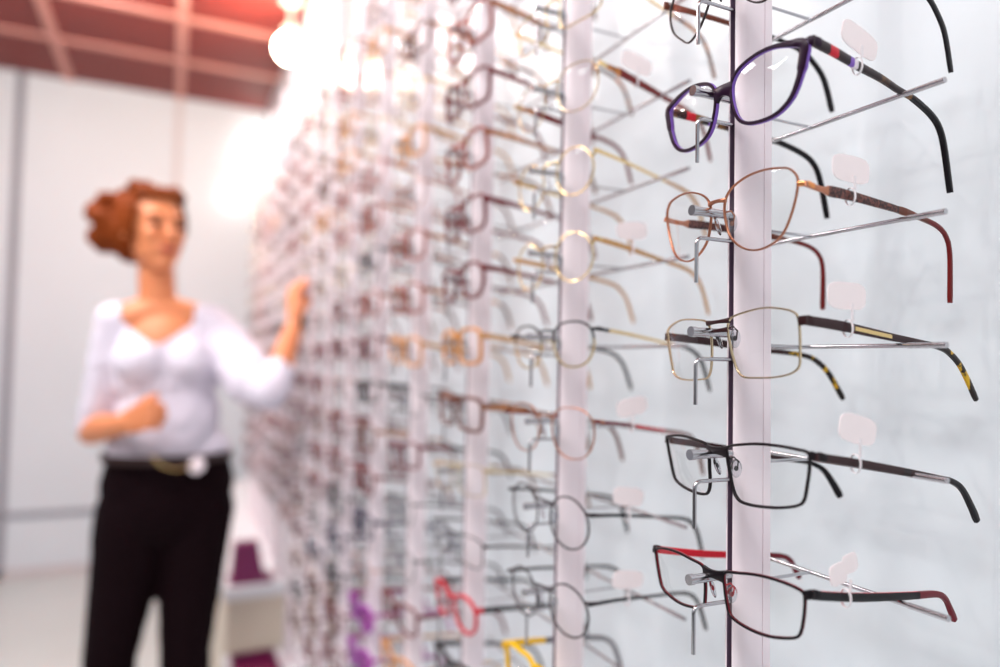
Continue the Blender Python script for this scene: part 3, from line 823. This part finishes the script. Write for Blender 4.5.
# her left hand: raised with the fingers at the glasses
w1 = V((.300, 1.915, 1.315)); d2 = V((.02, .10, .99)).normalized(); ac = V((-.55, .83, -.07)).normalized(); toward = V((.83, .55, 0)).normalized()
body += [('c', w1, .022, w1 + d2 * .03, .023), ('c', w1 + d2 * .02 + ac * .012, .014, w1 + d2 * .072 + ac * .022, .012), ('c', w1 + d2 * .02 - ac * .012, .014, w1 + d2 * .075 - ac * .022, .012), ('c', w1 + d2 * .02, .016, w1 + d2 * .076, .013)]
for q, (aa, ln) in enumerate(((-.026, .88), (-.009, 1.0), (.008, .95), (.024, .74))):
    b0 = w1 + d2 * .073 + ac * aa
    body += finger(b0, [b0 + d2 * .030 * ln + ac * aa * .15 + toward * .002, b0 + (d2 * .044 + toward * .018) * ln + ac * aa * .1, b0 + (d2 * .042 + toward * .036) * ln], .0082)
tb = w1 + d2 * .028 - ac * .018; body += finger(tb, [tb + d2 * .024 - ac * .024 + toward * .006, tb + d2 * .046 - ac * .030 + toward * .016], .0095)
blob('body', body, .0045, 4, SKIN, wom)

# blouse with a V neck and loose sleeves to the elbow
bl = [
  ('e', (-.005, 1.965, 1.20), (.132, .098, .150)), ('e', (.004, 1.96, 1.06), (.122, .096, .13)), ('c', (.004, 1.96, 1.02), .098, (.006, 1.96, .985), .094),
  ('c', (-.07, 1.96, .985), .062, (.09, 1.96, .985), .062),
  ('e', (-.06, 1.902, 1.205), (.060, .054, .060)), ('e', (.045, 1.902, 1.21), (.060, .054, .060)),
  ('c', (-.120, 1.974, 1.300), .052, (-.04, 1.972, 1.322), .056), ('c', (.095, 1.967, 1.305), .052, (-.02, 1.972, 1.322), .056),
  ('c', (-.122, 1.975, 1.280), .050, (-.150, 2.00, 1.11), .043), ('c', (-.150, 2.00, 1.11), .043, (-.164, 2.015, 1.045), .040),
  ('c', (.110, 1.965, 1.283), .056, (.190, 1.87, 1.165), .066), ('c', (.190, 1.87, 1.165), .064, (.226, 1.825, 1.140), .052), ('c', (.226, 1.825, 1.140), .052, (.246, 1.848, 1.18), .044),
]
def vneck(p):
    if p.z > 1.352: return True
    if p.y < 1.975 and p.z > 1.245:
        half = .105 * ((p.z - 1.245) / .085) ** .8
        if abs(p.x + .030) < min(half, .082): return True
    if p.z > 1.335 and abs(p.x + .03) < .075: return True
    if p.x > .245 and p.z > 1.195 and p.y > 1.84: return True
    return False
blob('blouse', bl, .0055, 5, BLOUSE, wom, cut=vneck, disp=(.012, .05))
tr = [
  ('c', (.006, 1.965, .985), .1, (.008, 1.97, .93), .105), ('c', (-.055, 1.965, .985), .070, (-.062, 1.97, .90), .085), ('c', (.072, 1.965, .985), .070, (.080, 1.97, .90), .085),
  ('e', (.008, 1.975, .855), (.152, .112, .125)),
  ('c', (-.062, 1.975, .83), .093, (-.106, 1.965, .48), .060), ('c', (-.106, 1.965, .48), .060, (-.108, 1.995, .10), .055),
  ('c', (.076, 1.975, .83), .093, (.062, 1.95, .48), .060), ('c', (.062, 1.95, .48), .060, (.075, 1.985, .10), .055),
]
blob('trousers', tr, .006, 5, TROUS, wom, cut=lambda p: p.z > .974, disp=(.006, .07))
b = MB(); pts = []
for i in range(40):
    a = 2 * PI * i / 40; pts.append(V((+.007 + .150 * math.cos(a), 1.966 + .117 * math.sin(a), .972)))
b.sweep(pts, rrect(.011, .0025, .5, 6), [V((math.cos(2 * PI * i / 40), math.sin(2 * PI * i / 40), 0)) for i in range(40)], BELT, closed=True)
bo = b.build('belt'); bo.parent = wom; bo.matrix_parent_inverse = Matrix.Translation((0, -1.96, 0))
b = MB(); b.ellipsoid((.068, 1.855, .957), (.020, .006, .021), mat('white badge', srgb(250, 238, 244), .4, emit=(1, .95, .98, 1), estr=0), 16, 10)
o = b.build('badge'); o.parent = bo
b = MB(); b.tube([(-.03, 1.848, .985), (-.01, 1.845, .962), (.02, 1.844, .950), (.045, 1.846, .954), (.06, 1.850, .958)], .003, M['gold'], 8)
o = b.build('chain'); o.parent = bo
# hair: a swept-up cap and a curly bun
hr = [('e', H(-.018, 0, .022), (.084, .096, .092), rzh), ('e', H(-.05, 0, .0), (.074, .062, .080), rzh), ('c', H(-.045, .03, -.04), .035, H(-.050, -.03, -.05), .035),
      ('e', H(.028, .0, .078), (.062, .045, .022), rzh)]
for sg in (-1,): hr += [('c', H(.045, sg * .060, .045), .013, H(.030, sg * .070, -.01), .010), ('c', H(.030, sg * .070, -.01), .009, H(.026, sg * .069, -.055), .006)]
r2 = random.Random(3)
for i in range(46):
    a = r2.uniform(0, 2 * PI); q = r2.uniform(-1, 1); e = math.sqrt(1 - q * q)
    hr.append(('e', H(-.085 + .050 * e * math.cos(a), -.066 + .042 * q, .018 + .058 * e * math.sin(a)), (r2.uniform(.017, .026),) * 3))
hr += [('e', H(-.022, -.058, -.012), (.034, .030, .058), rzh), ('e', H(-.03, .055, -.006), (.034, .030, .052), rzh)]
for i in range(18):
    hr.append(('e', H(-.03 + r2.uniform(-.06, .06), r2.uniform(-.055, .05), .092 + r2.uniform(-.012, .010)), (r2.uniform(.014, .022),) * 3))
def facecut(p):
    q = p - hc; f = q.dot(fd); s = q.dot(sd)
    return f > .036 and q.z < .074 and -.064 < s < .10
blob('hair', hr, .005, 2, HAIR, wom, cut=facecut, disp=(.010, .012))
def child(mb, nm):
    o = mb.build(nm); o.parent = wom; o.matrix_parent_inverse = Matrix.Translation((0, -1.96, 0)); return o
RZ = Matrix.Rotation(fa, 3, 'Z')
for sg in (1, -1):
    b = MB(); b.ellipsoid(H(.0795, sg * .030, .004), (.0115, .006, .0062), EYEW, 14, 10, RZ); child(b, 'eye')
    b = MB(); b.tube([H(.084, sg * .014, .020), H(.083, sg * .030, .026), H(.073, sg * .045, .021)], .0032, BROW, 8); child(b, 'eyebrow')
b = MB(); b.ellipsoid(H(.0875, 0, -.0545), (.020, .0062, .0036), LIP, 16, 8, RZ); b.ellipsoid(H(.0865, 0, -.060), (.016, .0062, .0042), LIP, 16, 8, RZ); child(b, 'lips')
for x, y0, tx in ((-.108, 2.0, -.118), (.075, 1.985, .088)):
    o = blob('shoe', [('c', (x, y0 + .02, .042), .041, (tx, y0 - .135, .034), .033), ('e', (x, y0 + .01, .06), (.042, .05, .045))], .005, 2, SHOE, wom, cut=lambda p: p.z > .095)

# ------------------------------------------------------------------ light
w = bpy.data.worlds.new('world'); S.world = w; w.use_nodes = True
wn = w.node_tree; bg = wn.nodes['Background']; bg.inputs['Strength'].default_value = .5
wt = wn.nodes.new('ShaderNodeTexCoord'); wx = wn.nodes.new('ShaderNodeSeparateXYZ'); wr = wn.nodes.new('ShaderNodeValToRGB')
wn.links.new(wt.outputs['Generated'], wx.inputs[0]); mr = wn.nodes.new('ShaderNodeMapRange'); mr.inputs['From Min'].default_value = -1; mr.inputs['From Max'].default_value = 1
wn.links.new(wx.outputs['Z'], mr.inputs['Value']); wn.links.new(mr.outputs[0], wr.inputs['Fac']); wn.links.new(wr.outputs['Color'], bg.inputs['Color'])
e = wr.color_ramp.elements; e[0].position = .3; e[0].color = (.10, .09, .10, 1); e[1].position = .62; e[1].color = (.88, .94, 1.0, 1)
q_ = e.new(.47); q_.color = (.22, .20, .21, 1)
def area(name, loc, size, power, col=(1, 1, 1), rot=(0, 0, 0), sy=None):
    l = bpy.data.lights.new(name, 'AREA'); l.energy = power; l.color = col; l.size = size
    if sy: l.shape = 'RECTANGLE'; l.size_y = sy
    o = bpy.data.objects.new(name, l); C.objects.link(o); o.location = loc; o.rotation_euler = rot; return o
for x, y in ((-.85, .8), (-.85, -.4), (-1.97, .2), (-1.97, 1.4), (-.85, 2.0), (-.29, -1.0)):
    area('panel_light', (x, y, CEIL - .03), .5, 11.5, (.97, .98, 1))
def point(name, loc, power, col, r=.05):
    l = bpy.data.lights.new(name, 'POINT'); l.energy = power; l.color = col; l.shadow_soft_size = r
    o = bpy.data.objects.new(name, l); C.objects.link(o); o.location = loc; return o
for x, y in ((-.75, .25), (-.6, 1.1), (-.65, 1.9), (-.3, -.3)):  # unseen point lights added for sparkle on metal and lenses
    point('added_glint_light', (x, y, 2.55), 7, (1, .93, .85), .012)
for x, y in ((-.9, 3.1), (-.45, 3.2), (-.15, 2.9), (-1.2, 2.6), (-.6, 2.5), (-.3, 3.15)):  # more added lights, set where upper lenses mirror them as bright discs
    point('added_glint_light', (x, y, 2.71), 4.5, (1, .95, .9), .012)
def spot(name, loc, to, power, col, deg=60, blend=.8, r=.06):
    l = bpy.data.lights.new(name, 'SPOT'); l.energy = power; l.color = col; l.spot_size = math.radians(deg); l.spot_blend = blend; l.shadow_soft_size = r
    o = bpy.data.objects.new(name, l); C.objects.link(o); o.location = loc
    o.rotation_euler = (Vector(to) - Vector(loc)).to_track_quat('-Z', 'Y').to_euler(); return o
spot('added_fill_spot', (-.75, 1.7, 2.7), (.34, 2.3, 1.5), 46, (1, .90, .88), 64)  # unseen spots added to brighten the display poles and their glasses
spot('added_fill_spot', (-.9, 2.6, 2.7), (.34, 3.0, 1.65), 36, (1, .88, .84), 60)
spot('added_fill_spot', (-.65, .75, 2.7), (.34, 1.35, 1.55), 32, (1, .92, .91), 56)
point('warm_globe_light', (.36, 3.0, 2.47), 22, (1, .72, .5), .06)
S.view_settings.view_transform = 'Standard'
S.view_settings.look = 'None'
S.view_settings.exposure = .42
S.cycles.transparent_max_bounces = 40
S.cycles.max_bounces = 8
S.cycles.sample_clamp_indirect = 6
S.cycles.use_denoising = True
